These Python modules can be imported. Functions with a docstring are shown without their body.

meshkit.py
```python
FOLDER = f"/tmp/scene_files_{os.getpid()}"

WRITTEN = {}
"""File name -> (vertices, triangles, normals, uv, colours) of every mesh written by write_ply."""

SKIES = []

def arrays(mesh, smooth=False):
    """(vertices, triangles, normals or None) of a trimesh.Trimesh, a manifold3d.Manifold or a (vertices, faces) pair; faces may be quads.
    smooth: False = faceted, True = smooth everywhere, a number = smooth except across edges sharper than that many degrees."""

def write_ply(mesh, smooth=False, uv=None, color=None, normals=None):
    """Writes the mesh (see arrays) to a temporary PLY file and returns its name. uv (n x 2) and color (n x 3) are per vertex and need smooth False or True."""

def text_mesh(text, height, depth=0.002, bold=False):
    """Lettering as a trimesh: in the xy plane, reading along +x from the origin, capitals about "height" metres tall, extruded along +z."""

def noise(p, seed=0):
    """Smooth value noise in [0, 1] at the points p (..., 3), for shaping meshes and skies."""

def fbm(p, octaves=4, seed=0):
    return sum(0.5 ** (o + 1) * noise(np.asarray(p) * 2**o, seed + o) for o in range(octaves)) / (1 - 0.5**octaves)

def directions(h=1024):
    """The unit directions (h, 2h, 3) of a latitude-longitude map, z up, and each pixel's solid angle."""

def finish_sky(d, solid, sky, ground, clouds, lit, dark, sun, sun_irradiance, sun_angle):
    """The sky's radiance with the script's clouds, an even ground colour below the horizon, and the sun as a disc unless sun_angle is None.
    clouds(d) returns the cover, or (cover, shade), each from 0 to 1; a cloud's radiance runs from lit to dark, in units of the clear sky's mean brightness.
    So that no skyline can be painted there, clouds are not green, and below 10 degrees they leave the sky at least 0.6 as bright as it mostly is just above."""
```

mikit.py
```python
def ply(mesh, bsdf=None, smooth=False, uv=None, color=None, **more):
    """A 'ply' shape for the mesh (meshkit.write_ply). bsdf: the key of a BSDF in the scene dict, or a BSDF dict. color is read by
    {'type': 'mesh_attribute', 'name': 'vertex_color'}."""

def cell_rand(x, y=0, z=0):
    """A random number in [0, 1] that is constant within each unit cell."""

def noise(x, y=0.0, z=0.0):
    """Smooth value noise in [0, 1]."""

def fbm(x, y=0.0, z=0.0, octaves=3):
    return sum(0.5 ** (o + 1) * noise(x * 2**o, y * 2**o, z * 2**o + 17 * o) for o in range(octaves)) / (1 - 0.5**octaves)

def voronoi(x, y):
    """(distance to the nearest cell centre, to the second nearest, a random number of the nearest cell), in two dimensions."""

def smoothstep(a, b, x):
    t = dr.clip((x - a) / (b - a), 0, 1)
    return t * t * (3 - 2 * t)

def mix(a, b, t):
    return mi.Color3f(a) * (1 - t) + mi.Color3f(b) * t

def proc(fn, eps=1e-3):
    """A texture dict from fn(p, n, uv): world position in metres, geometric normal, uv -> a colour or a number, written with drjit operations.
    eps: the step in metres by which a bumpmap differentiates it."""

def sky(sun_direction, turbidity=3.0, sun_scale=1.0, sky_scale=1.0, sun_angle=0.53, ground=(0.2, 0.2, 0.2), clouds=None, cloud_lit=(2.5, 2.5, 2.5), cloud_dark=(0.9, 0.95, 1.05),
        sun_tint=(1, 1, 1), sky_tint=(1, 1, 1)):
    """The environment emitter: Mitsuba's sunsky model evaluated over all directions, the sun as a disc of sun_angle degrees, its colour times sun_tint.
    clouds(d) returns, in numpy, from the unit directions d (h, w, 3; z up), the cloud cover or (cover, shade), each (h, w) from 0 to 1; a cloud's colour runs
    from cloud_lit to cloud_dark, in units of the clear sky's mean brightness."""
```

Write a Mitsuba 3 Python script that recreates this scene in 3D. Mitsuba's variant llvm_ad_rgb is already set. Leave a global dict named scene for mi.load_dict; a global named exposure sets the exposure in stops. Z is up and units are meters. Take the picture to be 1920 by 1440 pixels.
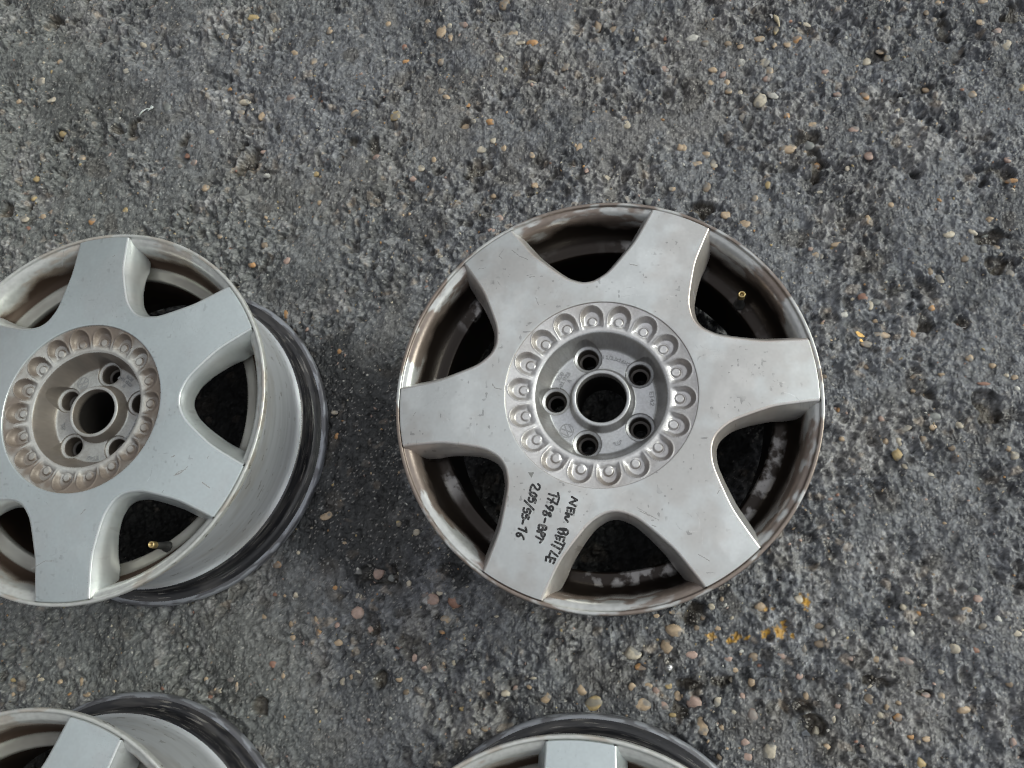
import math, random, numpy as np, trimesh, manifold3d, shapely, drjit as dr, mitsuba as mi, mikit, meshkit
from scipy.spatial import cKDTree
from scipy.ndimage import gaussian_filter, map_coordinates
from shapely.geometry import LineString, Polygon, Point
from mikit import proc, noise, fbm, voronoi, smoothstep, mix

rng = np.random.default_rng(7)
random.seed(7)
T = mi.ScalarTransform4f
scene, labels = {}, {}

# ------------------------------------------------------------------ camera, sky, exposure
CAM = np.array([0.0, 0.0, 0.9836])
DIR = np.array([-0.15199, 0.28085, -0.94764])
UP = np.array([0.04448, 0.95975, 0.27731])
scene['camera'] = {'type': 'perspective', 'fov': 2 * math.degrees(math.atan(960 / 1465.64)), 'fov_axis': 'x', 'near_clip': 0.05, 'far_clip': 60.0,
                   'to_world': T().look_at(origin=CAM.tolist(), target=(CAM + DIR).tolist(), up=UP.tolist())}
# overcast daylight, the bright side of the cloud cover to the right of the picture


SUN = np.array([0.88, 0.20, 0.52])


def cloud_cover(d):
    """A closed layer of cloud, unseen, its light and dark shaped for reflections on the metal."""
    q = d / np.maximum(d[..., 2:], 0.12)
    shade = meshkit.fbm(np.stack([q[..., 0] * 0.7 + 3, q[..., 1] * 0.7 + 7, 0 * q[..., 0]], -1), 4, 3)
    off = np.degrees(np.arccos(np.clip(d @ (SUN / np.linalg.norm(SUN)), -1, 1)))       # brighter towards the hidden sun
    return np.ones(d.shape[:2]), np.clip((shade - 0.5) * 1.6 + 0.08 + 0.95 * np.clip((off - 15) / 95, 0, 1), 0, 1)


scene['sky_light'] = mikit.sky(SUN.tolist(), turbidity=3, sun_scale=0.3, sun_angle=34, clouds=cloud_cover, cloud_lit=(1.60, 1.64, 1.69), cloud_dark=(0.25, 0.263, 0.28), sun_tint=(0.745, 0.985, 1.29), ground=(0.12, 0.12, 0.12))
exposure = 3.15

# ------------------------------------------------------------------ helpers
COUNT = {}


def numbered(key):
    n = COUNT.get(key, -1) + 1
    COUNT[key] = n
    return key if n == 0 else f'{key}_{n:03d}'


def add(key, shape, m=None):
    k = numbered(key)
    scene[k] = {**shape, 'to_world': m} if m is not None else dict(shape)
    return k


def shape(v, f, bsdf, normals=None, uv=None, color=None):
    path = meshkit.write_ply((v, f), False, uv, color, normals)
    return {'type': 'ply', 'filename': path, 'face_normals': normals is None, 'bsdf': {'type': 'ref', 'id': bsdf}}


def vnormals(v, f):
    n = np.zeros_like(v)
    c = np.cross(v[f[:, 1]] - v[f[:, 0]], v[f[:, 2]] - v[f[:, 0]])
    for k in range(3):
        np.add.at(n, f[:, k], c)
    return n / np.maximum(np.linalg.norm(n, axis=1, keepdims=True), 1e-20)


def grid_faces(nr, nc, wrap=False):
    i, j = np.meshgrid(np.arange(nr - 1), np.arange(nc if wrap else nc - 1), indexing='ij')
    i, j = i.ravel(), j.ravel()
    j2 = (j + 1) % nc
    a, b, c, d = i * nc + j, i * nc + j2, (i + 1) * nc + j2, (i + 1) * nc + j
    return np.vstack([np.stack([a, b, c], 1), np.stack([a, c, d], 1)])


def lathe(profile, n=160):
    """(v, f, normals, uv) round z; uv = (length along the profile, angle)."""
    p = np.asarray(profile, float)
    a = np.linspace(0, 2 * np.pi, n + 1)
    s = np.r_[0, np.cumsum(np.linalg.norm(np.diff(p, axis=0), axis=1))]
    v = np.stack([p[:, :1] * np.cos(a), p[:, :1] * np.sin(a), np.repeat(p[:, 1:], n + 1, 1)], -1)
    t = np.diff(p, axis=0) / np.maximum(np.linalg.norm(np.diff(p, axis=0), axis=1, keepdims=True), 1e-12)
    nn = np.stack([t[:, 1], -t[:, 0]], 1)
    l = np.linalg.norm(np.diff(p, axis=0), axis=1)[:, None]
    vn = np.vstack([nn[:1], (nn[1:] / l[1:] + nn[:-1] / l[:-1]), nn[-1:]])
    vn /= np.linalg.norm(vn, axis=1, keepdims=True)
    N = np.stack([vn[:, :1] * np.cos(a), vn[:, :1] * np.sin(a), np.repeat(vn[:, 1:], n + 1, 1)], -1)
    uv = np.stack([np.repeat(s[:, None], n + 1, 1), np.repeat(a[None] * 0.2, len(p), 0)], -1)
    f = grid_faces(len(p), n + 1)
    v, N = v.reshape(-1, 3), N.reshape(-1, 3)
    g = np.cross(v[f[:, 1]] - v[f[:, 0]], v[f[:, 2]] - v[f[:, 0]])
    if (g * N[f[:, 0]]).sum() < 0:
        f = f[:, [0, 2, 1]]
    return v, f, N, uv.reshape(-1, 2)


def dense(p, step=0.0015):
    p = np.asarray(p, float)
    out = [p[:1]]
    for a, b in zip(p[:-1], p[1:]):
        k = max(1, int(np.ceil(np.linalg.norm(b - a) / step)))
        out.append(a + (b - a) * (np.arange(1, k + 1) / k)[:, None])
    return np.vstack(out)


def rounded(p, passes=2):
    """Chaikin corner cutting of an open polyline."""
    p = np.asarray(p, float)
    for _ in range(passes):
        q = np.empty((2 * len(p) - 2, 2))
        q[0::2], q[1::2] = 0.75 * p[:-1] + 0.25 * p[1:], 0.25 * p[:-1] + 0.75 * p[1:]
        p = np.vstack([p[:1], q, p[-1:]])
    return p


# ------------------------------------------------------------------ materials
def principled(key, color, **k):
    c = proc(color) if callable(color) else {'type': 'rgb', 'value': list(color)}
    for n, x in list(k.items()):
        if callable(x):
            k[n] = proc(x)
    scene[key] = {'type': 'twosided', 'bsdf': {'type': 'principled', 'base_color': c, **k}}


def V(*c):
    return mi.Color3f(*c)


def face_paint(silver, warm, dust, amount):
    def fn(p, n, uv):
        x, y = p.x, p.y
        big = fbm(x * 16 + 3, y * 16 + 7, 0.0, 4)
        mid = fbm(x * 55 + 11, y * 55, 5.0, 3)
        fine = fbm(x * 420, y * 420, 2.0, 2)
        c = mix(silver, warm, smoothstep(0.42, 0.66, 0.65 * big + 0.35 * mid) * amount)
        pale = smoothstep(0.50, 0.76, fbm(x * 34 + 40, y * 30, 9.0, 4)) * amount
        c = c * (0.97 + 0.17 * pale) * (0.965 + 0.07 * fine)
        spot = smoothstep(0.80, 0.86, noise(x * 300, y * 300, 1.0)) * smoothstep(0.5, 0.7, mid)
        c = c * (1 - 0.45 * spot * amount)
        # fine scratches
        w = fbm(x * 9, y * 9, 3.0, 2) * 5
        turn = fbm(x * 11 + 5, y * 11, 8.0, 2) * 7
        ct, st = dr.cos(turn), dr.sin(turn)
        sc = smoothstep(0.88, 0.95, noise((x * ct + y * st) * 620, (y * ct - x * st) * 40, 3.0)) * smoothstep(0.52, 0.64, fbm(x * 40, y * 40, 12.0, 2))
        c = c * (1 + (0.16 - 0.36 * smoothstep(0.45, 0.55, noise(x * 60, y * 60, 2.0))) * sc)
        side = smoothstep(0.93, 0.55, n.z)
        return mix(c, V(*dust) * (0.7 + 0.6 * mid), side * dr.clip(0.15 + 1.1 * big, 0, 1) * (0.20 + 0.3 * amount))
    return fn


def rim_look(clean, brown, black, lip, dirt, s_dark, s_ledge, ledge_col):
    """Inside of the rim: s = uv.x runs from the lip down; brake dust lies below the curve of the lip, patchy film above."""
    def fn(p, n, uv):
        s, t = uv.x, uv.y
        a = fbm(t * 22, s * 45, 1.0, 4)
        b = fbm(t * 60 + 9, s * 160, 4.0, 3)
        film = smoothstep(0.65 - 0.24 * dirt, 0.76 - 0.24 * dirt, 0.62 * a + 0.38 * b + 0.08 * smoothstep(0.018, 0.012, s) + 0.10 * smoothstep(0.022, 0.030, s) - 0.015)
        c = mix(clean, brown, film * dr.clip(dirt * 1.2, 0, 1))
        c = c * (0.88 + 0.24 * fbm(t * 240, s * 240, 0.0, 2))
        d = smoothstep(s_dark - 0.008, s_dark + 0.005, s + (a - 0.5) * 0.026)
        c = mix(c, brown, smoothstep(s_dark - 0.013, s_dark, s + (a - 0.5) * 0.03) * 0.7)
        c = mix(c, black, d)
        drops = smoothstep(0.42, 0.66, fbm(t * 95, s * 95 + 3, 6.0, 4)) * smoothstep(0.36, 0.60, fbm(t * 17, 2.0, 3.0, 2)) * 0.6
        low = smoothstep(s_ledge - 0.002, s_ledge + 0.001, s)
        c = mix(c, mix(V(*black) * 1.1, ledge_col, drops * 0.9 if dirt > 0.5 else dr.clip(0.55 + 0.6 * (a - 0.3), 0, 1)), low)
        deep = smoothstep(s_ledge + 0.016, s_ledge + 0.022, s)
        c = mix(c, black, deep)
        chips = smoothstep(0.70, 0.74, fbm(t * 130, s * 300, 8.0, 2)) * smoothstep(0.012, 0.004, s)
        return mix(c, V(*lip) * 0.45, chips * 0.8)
    return fn


def barrel_look(p, n, uv):
    s, t = uv.x, uv.y
    a = fbm(t * 14, s * 40, 1.0, 4)
    streak = fbm(t * 10, s * 300, 2.0, 3)
    c = mix((0.49, 0.505, 0.53), (0.38, 0.37, 0.36), smoothstep(0.45, 0.75, a) * 0.6)
    c = c * (0.88 + 0.24 * streak)
    marks = smoothstep(0.74, 0.80, fbm(t * 75, s * 260, 5.0, 3))
    return mix(c, (0.09, 0.07, 0.05), marks * 0.35)


def rear_look(p, n, uv):
    s, t = uv.x, uv.y
    a = fbm(t * 30, s * 120, 1.0, 3)
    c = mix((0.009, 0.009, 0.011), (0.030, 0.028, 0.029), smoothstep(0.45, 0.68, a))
    edge = smoothstep(0.70, 0.78, fbm(t * 40, s * 700, 3.0, 3))
    c = mix(c, (0.30, 0.28, 0.26), edge * 0.35)
    return c


def flange_edge_look(p, n, uv):
    a = fbm(uv.y * 50, uv.x * 200, 1.0, 3)
    return mix((0.24, 0.25, 0.275), (0.11, 0.11, 0.12), smoothstep(0.4, 0.6, a))


def ring_look(clean, dust, dirt):
    def fn(p, n, uv):
        r = dr.sqrt(uv.x * uv.x + uv.y * uv.y)
        side = smoothstep(0.985, 0.86, n.z)
        a = fbm(p.x * 38, p.y * 38, 3.0, 4)
        g = fbm(p.x * 500, p.y * 500, 3.0, 2)
        outer = smoothstep(0.074, 0.092, r)
        k = dr.clip(dirt * (0.1 + 1.5 * (a - 0.25) + 0.65 * side) * (0.3 + 0.85 * outer), 0, 0.92)  # dust, thicker on steep sides to paint in the shading of the hollows
        return mix(V(*clean) * (0.88 + 0.24 * g), V(*dust) * (0.6 + 0.8 * a), k)
    return fn


def hub_look(clean, dust, dirt):
    def fn(p, n, uv):
        r = dr.sqrt(uv.x * uv.x + uv.y * uv.y)
        z = p.z
        a = fbm(p.x * 70, p.y * 70, 3.0, 3)
        g = fbm(p.x * 600, p.y * 600, 3.0, 2)
        wall = smoothstep(0.9, 0.5, n.z)
        c = mix(V(*clean) * (0.86 + 0.28 * g), V(*dust) * (0.6 + 0.7 * a), dr.clip(dirt * (0.25 + 0.5 * a + 0.6 * wall), 0, 0.9))
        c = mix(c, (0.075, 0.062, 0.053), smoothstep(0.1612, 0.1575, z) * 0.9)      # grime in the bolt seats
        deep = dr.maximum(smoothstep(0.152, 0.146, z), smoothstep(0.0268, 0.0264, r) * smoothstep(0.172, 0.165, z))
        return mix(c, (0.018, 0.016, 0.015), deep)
    return fn


METAL = dict(metallic=0.70, roughness=0.29, specular=0.5, clearcoat=0.08, clearcoat_gloss=0.6)
principled('paint_worn', face_paint((0.50, 0.515, 0.515), (0.425, 0.412, 0.398), (0.40, 0.31, 0.26), 0.74), **METAL)
principled('paint_clean', face_paint((0.475, 0.522, 0.532), (0.46, 0.47, 0.475), (0.52, 0.47, 0.44), 0.36), **METAL)
principled('ring_worn', ring_look((0.55, 0.545, 0.55), (0.20, 0.165, 0.14), 0.52), **{**METAL, 'roughness': 0.33, 'metallic': 0.62})
principled('ring_dirty', ring_look((0.40, 0.40, 0.39), (0.120, 0.092, 0.073), 1.3), **{**METAL, 'roughness': 0.5, 'metallic': 0.25})
principled('hub_worn', hub_look((0.52, 0.535, 0.555), (0.13, 0.105, 0.085), 0.50), **{**METAL, 'roughness': 0.38})
principled('hub_dirty', hub_look((0.54, 0.56, 0.555), (0.110, 0.085, 0.068), 0.95), **{**METAL, 'roughness': 0.42, 'metallic': 0.4})
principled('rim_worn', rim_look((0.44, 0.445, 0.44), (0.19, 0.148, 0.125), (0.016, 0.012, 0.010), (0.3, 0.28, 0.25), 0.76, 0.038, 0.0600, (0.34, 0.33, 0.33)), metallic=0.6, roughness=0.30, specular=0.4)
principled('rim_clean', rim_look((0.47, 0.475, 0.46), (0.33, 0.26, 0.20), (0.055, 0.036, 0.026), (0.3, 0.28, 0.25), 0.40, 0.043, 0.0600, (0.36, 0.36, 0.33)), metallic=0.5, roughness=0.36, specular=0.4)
principled('barrel_paint', barrel_look, metallic=0.6, roughness=0.38, specular=0.5)
principled('bead_rubber', rear_look, roughness=0.25, specular=0.5)
principled('flange_paint', flange_edge_look, metallic=0.5, roughness=0.4)
principled('cast_letters', (0.29, 0.295, 0.30), metallic=0.5, roughness=0.35)
principled('black_rubber', (0.02, 0.02, 0.02), roughness=0.6)
principled('brass', (0.46, 0.35, 0.17), metallic=0.85, roughness=0.38)
principled('marker_ink', lambda p, n, uv: mix((0.014, 0.014, 0.015), (0.13, 0.13, 0.13), smoothstep(0.60, 0.74, fbm(p.x * 700, p.y * 700, 0.0, 3))), roughness=0.4, specular=0.4)
principled('scuff_mark', (0.27, 0.265, 0.26), roughness=0.45, metallic=0.3)
principled('smudge', (0.16, 0.16, 0.155), roughness=0.5)

# ------------------------------------------------------------------ the wheel: one of each part, in the wheel's own axes (z = 0 at the ground)
W = 0.1932                       # height of the front lip above the ground


def dome(r):
    t = np.clip((np.asarray(r, float) - 0.0999) / (0.217 - 0.0999), 0, 1)
    return W + 0.0079 + (0.0008 - 0.0079) * t + 0.0032 * np.sin(np.pi * t) * (1 - 0.3 * t)


# opening between two spokes: (r, half angle in degrees) from the tip to the round inner end, measured
HALF = np.array([(0.2172, 21.2), (0.206, 20.7), (0.196, 20.1), (0.183, 19.2), (0.172, 18.1), (0.163, 16.7), (0.154, 15.0), (0.146, 13.2), (0.139, 11.3), (0.1327, 8.9), (0.1285, 6.3), (0.1252, 3.3), (0.1241, 0)])
hx, hy = HALF[:, 0] * np.cos(np.radians(HALF[:, 1])), HALF[:, 0] * np.sin(np.radians(HALF[:, 1]))
pts = np.vstack([np.stack([hx, hy], 1), np.stack([hx, -hy], 1)[-2::-1]])
from scipy.interpolate import CubicSpline
s_ = np.r_[0, np.cumsum(np.linalg.norm(np.diff(pts, axis=0), axis=1))]
sp = CubicSpline(s_, pts)
NB = 121
ss = np.linspace(0, s_[-1], NB)
B, dB = sp(ss), sp(ss, 1)
dB /= np.linalg.norm(dB, axis=1, keepdims=True)
NRM = np.stack([dB[:, 1], -dB[:, 0]], 1)
if NRM[NB // 2] @ np.array([1.0, 0]) < 0:
    NRM = -NRM                                   # into the opening
BEV = 0.0024


def rot2(v, a):
    c, s = math.cos(a), math.sin(a)
    return np.stack([v[..., 0] * c - v[..., 1] * s, v[..., 0] * s + v[..., 1] * c], -1)


def inside_rim(v):
    lim = np.interp(v[:, 2] - W, [-0.060, -0.0416, -0.0405, -0.0385, -0.033, -0.026, -0.018, -0.0115, -0.0068, -0.0042, 0.0], [0.181, 0.183, 0.1905, 0.194, 0.1995, 0.203, 0.2052, 0.2072, 0.2098, 0.213, 0.2172]) + 0.0012
    r = np.hypot(v[:, 0], v[:, 1])
    return np.c_[v[:, :2] * np.minimum(1, lim / r)[:, None], v[:, 2]]


def spoke_sector():
    """One sixth of the face, spoke along +x, its own half of each neighbouring opening's wall included."""
    V_, F_, at = [], [], 0

    def put(g):
        nonlocal at
        nr, nc = g.shape[:2]
        V_.append(g.reshape(-1, 3)); F_.append(grid_faces(nr, nc) + at); at += nr * nc
    h = NB // 2
    inset = (B - BEV * NRM)[h:]                   # y <= 0 half, apex -> tip, of the opening whose middle is at +30 deg
    pr, pa = np.hypot(inset[:, 0], inset[:, 1]), np.arctan2(inset[:, 1], inset[:, 0])
    edge = math.radians(30) + pa                   # polar angle of that edge, spoke at 0
    rows_r = np.r_[np.linspace(0.1004, pr[0], 14)[:-1], pr]
    rows_t = np.r_[np.full(13, math.radians(30)), edge]
    s = np.sin(np.linspace(-1, 1, 37) * np.pi / 2)
    th = rows_t[:, None] * s[None]
    rr = np.repeat(rows_r[:, None], 37, 1)
    rr = np.minimum(rr, 0.2168)
    put(np.stack([rr * np.cos(th), rr * np.sin(th), dome(rr)], -1))
    # inner edge towards the ring, outer edge of the tip
    for r0, steps in ((0.1004, [(0.1004, 0), (0.1000, 0.0003), (0.0996, 0.0012), (0.0994, 0.004)]), (0.2168, [(0.2168, 0), (0.2172, 0.0002), (0.2175, 0.0009), (0.2178, 0.0022), (0.2182, 0.006)])):
        t = rows_t[0] if r0 < 0.15 else rows_t[-1]
        a = t * s
        put(np.stack([np.stack([r * np.cos(a), r * np.sin(a), np.full_like(a, float(dome(r0)) - d)], -1) for r, d in steps], 0)[::(1 if r0 > 0.15 else -1)])
    # walls of the two half openings
    prof = [(-0.0024 + 0.0026 * math.sin(q), 0.0018 * (1 - math.cos(q))) for q in np.linspace(0, math.pi / 2, 8)[:-1]] + [(0.0002, 0.0018)]
    for side in (1, -1):
        half = slice(h, NB) if side > 0 else slice(0, h + 1)
        b, n = B[half], NRM[half]
        r = np.hypot(b[:, 0], b[:, 1])
        dep = np.interp(r, [0.124, 0.15, 0.185, 0.217], [0.021, 0.025, 0.036, 0.034])
        rows = []
        for o, d in prof:
            q = rot2(b + o * n, side * math.radians(30))
            rows.append(np.c_[q, dome(np.minimum(r, 0.2168)) - d])
        for k in np.linspace(0.08, 1, 9):
            q = rot2(b + n * (0.0002 + (0.25 * dep * (1 - (1 - k) ** 2.3))[:, None]), side * math.radians(30))
            rows.append(inside_rim(np.c_[q, dome(r) - 0.0018 - (dep - 0.0018) * k]))
        for o, d in ((0.0015, 0.002), (-0.002, 0.004), (-0.02, 0.006)):
            q = rot2(b + n * ((0.25 * dep)[:, None] + o - 0.0015), side * math.radians(30))
            rows.append(inside_rim(np.c_[q, dome(r) - dep - d]))
        put(np.stack(rows, 0))
    v, f = np.vstack(V_), np.vstack(F_)
    # weld
    key = np.round(v / 2e-6).astype(np.int64)
    _, first, inv = np.unique(key, axis=0, return_index=True, return_inverse=True)
    v, f = v[first], inv.ravel()[f]
    f = f[(f[:, 0] != f[:, 1]) & (f[:, 1] != f[:, 2]) & (f[:, 0] != f[:, 2])]
    # orient: top faces up, walls towards the opening
    c = np.cross(v[f[:, 1]] - v[f[:, 0]], v[f[:, 2]] - v[f[:, 0]])
    m = trimesh.Trimesh(v, f, process=False)
    trimesh.repair.fix_winding(m)
    f = np.array(m.faces)
    c = np.cross(v[f[:, 1]] - v[f[:, 0]], v[f[:, 2]] - v[f[:, 0]])
    if c[:, 2].sum() < 0:
        f = f[:, ::-1]
    return v, f


sv, sf = spoke_sector()
sn = vnormals(sv, sf)
seam = np.abs(np.abs(np.degrees(np.arctan2(sv[:, 1], sv[:, 0]))) - 30) < 0.02   # normals on the seam between two spokes lie in the seam plane
ang = np.arctan2(sv[seam, 1], sv[seam, 0])
tang = np.stack([-np.sin(ang), np.cos(ang), 0 * ang], 1)
sn[seam] -= (sn[seam] * tang).sum(1, keepdims=True) * tang
sn /= np.linalg.norm(sn, axis=1, keepdims=True)
SPOKE = {m: shape(sv, sf, m, sn, sv[:, :2]) for m in ('paint_worn', 'paint_clean')}

# front ring with eighteen scooped hollows
nt, nr = 18 * 30, 52
th = np.linspace(0, 2 * np.pi, nt + 1)
rr = np.linspace(0.0996, 0.0700, nr)
R, TH = np.meshgrid(rr, th, indexing='ij')
zr = W + np.interp(R, [0.0700, 0.0715, 0.0985, 0.0996], [-0.0016, -0.0010, 0.0058, 0.0060])
k = (np.degrees(TH) - 10) / 20
lt = (k - np.round(k)) * np.radians(20) * R             # tangential distance to the middle of the hollow
u = R - 0.0850
half_w = 0.0119 - 0.0006 * np.clip(-u / 0.01, 0, 1)
dist = np.where(u > 0, half_w - np.hypot(np.maximum(u, 0) * 0.98, lt), half_w - np.abs(lt))
inside = np.clip(dist / 0.0046, 0, 1)
inside = 1 - (1 - inside) ** 1.8
floor_ = W - 0.0032 + 0.06 * np.maximum(R - 0.084, 0)
fade = np.clip((R - 0.0722) / 0.006, 0, 1)
cut = np.maximum(zr - floor_, 0) * inside * fade
lipr = np.exp(-((dist + 0.0003) / 0.0009) ** 2) * 0.0007 * fade * np.clip((R - 0.074) / 0.004, 0, 1)
boss = np.hypot(R - 0.0815, lt)
bz = 0.0016 * (1 - np.clip((boss - 0.0036) / 0.0016, 0, 1) ** 2) * (boss < 0.0052) - 0.0004 * np.exp(-((boss - 0.0058) / 0.0008) ** 2)
Z = zr - cut + lipr + bz * np.clip(inside * 1.5, 0, 1)
rv = np.stack([R * np.cos(TH), R * np.sin(TH), Z], -1).reshape(-1, 3)
rf = grid_faces(nr, nt + 1)
if np.cross(rv[rf[0, 1]] - rv[rf[0, 0]], rv[rf[0, 2]] - rv[rf[0, 0]])[2] < 0:
    rf = rf[:, ::-1]
RING = {m: shape(rv, rf, m, vnormals(rv, rf), rv[:, :2]) for m in ('ring_worn', 'ring_dirty')}

# hub: well, bolt face, bore collar; five bolt holes cut out
prof = rounded([(0.0262, -0.080), (0.0262, -0.030), (0.0264, -0.0168), (0.0272, -0.0152), (0.0288, -0.0148), (0.0305, -0.0150), (0.0318, -0.0165), (0.0332, -0.0245), (0.0352, -0.0287),
        (0.0372, -0.0292), (0.0395, -0.0292), (0.0560, -0.0292), (0.0580, -0.0286), (0.0600, -0.0262), (0.0625, -0.0200), (0.0660, -0.0092), (0.0680, -0.0040), (0.0690, -0.0022), (0.0702, -0.0016)], 2)
poly = np.vstack([prof, [(0.0702, -0.080)]])
cs = manifold3d.CrossSection([poly[::-1]])
hub = manifold3d.Manifold.revolve(cs, 160)
lug = manifold3d.Manifold.revolve(manifold3d.CrossSection([np.array([(0, -0.2), (0.0074, -0.2), (0.0074, -0.0462), (0.0079, -0.0455), (0.0104, -0.0446), (0.0110, -0.0420), (0.0114, -0.0340), (0.0119, -0.0322), (0.0128, -0.0314), (0.0147, -0.0308), (0.0154, -0.0300), (0.0157, -0.0285), (0.0158, -0.0240), (0.0166, 0.02), (0, 0.02)])]), 48)
LUG_ANG = [math.radians(101.7 - 72 * i) for i in range(5)]
for a in LUG_ANG:
    hub = hub - lug.translate([0.05 * math.cos(a), 0.05 * math.sin(a), 0])
assert hub.num_tri() > 0 and lug.num_tri() > 0
hv, hf, hn = meshkit.arrays(hub, 32)
hv[:, 2] += W
HUB = {m: shape(hv, hf, m, hn, hv[:, :2]) for m in ('hub_worn', 'hub_dirty')}

# rim: front lip and inside; barrel; rear bead seat; rear flange
front = rounded([(0.2212, W - 0.0095), (0.2224, W - 0.0070), (0.2225, W - 0.0020), (0.2219, W - 0.0003), (0.2206, W + 0.0001), (0.2190, W), (0.2182, W - 0.0008), (0.2177, W - 0.0026), (0.2160, W - 0.0032), (0.2130, W - 0.0042), (0.2098, W - 0.0068), (0.2072, W - 0.0115),
        (0.2052, W - 0.0180), (0.2030, W - 0.0260), (0.1995, W - 0.0330), (0.1940, W - 0.0385), (0.1905, W - 0.0405), (0.1855, W - 0.0412), (0.1812, W - 0.0416), (0.1796, W - 0.0430), (0.1788, W - 0.0470), (0.1785, 0.085), (0.1790, 0.065),
        (0.1870, 0.048), (0.1945, 0.040), (0.1965, 0.028), (0.1985, 0.012), (0.2080, 0.006), (0.2185, 0.0035), (0.2205, 0.0030)], 2)
back = rounded([(0.2205, 0.0030), (0.2219, 0.0038), (0.2224, 0.0060), (0.2222, 0.0105), (0.2205, 0.0130), (0.2160, 0.0142)], 2)
seat = rounded([(0.2160, 0.0142), (0.2080, 0.0150), (0.2045, 0.0175), (0.2036, 0.0230), (0.2030, 0.0350), (0.2044, 0.0390), (0.2036, 0.0430), (0.2010, 0.0450)], 2)
barrel = rounded([(0.2010, 0.0450), (0.1965, 0.0500), (0.1945, 0.0580), (0.1925, 0.0900), (0.1915, W - 0.0640), (0.1920, W - 0.0560), (0.1960, W - 0.0490), (0.2040, W - 0.0400), (0.2080, W - 0.0340), (0.2086, W - 0.0180), (0.2105, W - 0.0135), (0.2150, W - 0.0117), (0.2212, W - 0.0095)], 2)
front = front[::1]
L = {}
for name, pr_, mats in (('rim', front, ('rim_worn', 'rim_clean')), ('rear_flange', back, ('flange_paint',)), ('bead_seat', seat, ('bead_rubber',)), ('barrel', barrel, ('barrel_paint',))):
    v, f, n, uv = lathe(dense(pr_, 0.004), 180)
    L[name] = {m: shape(v, f, m, n, uv) for m in mats}

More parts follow.
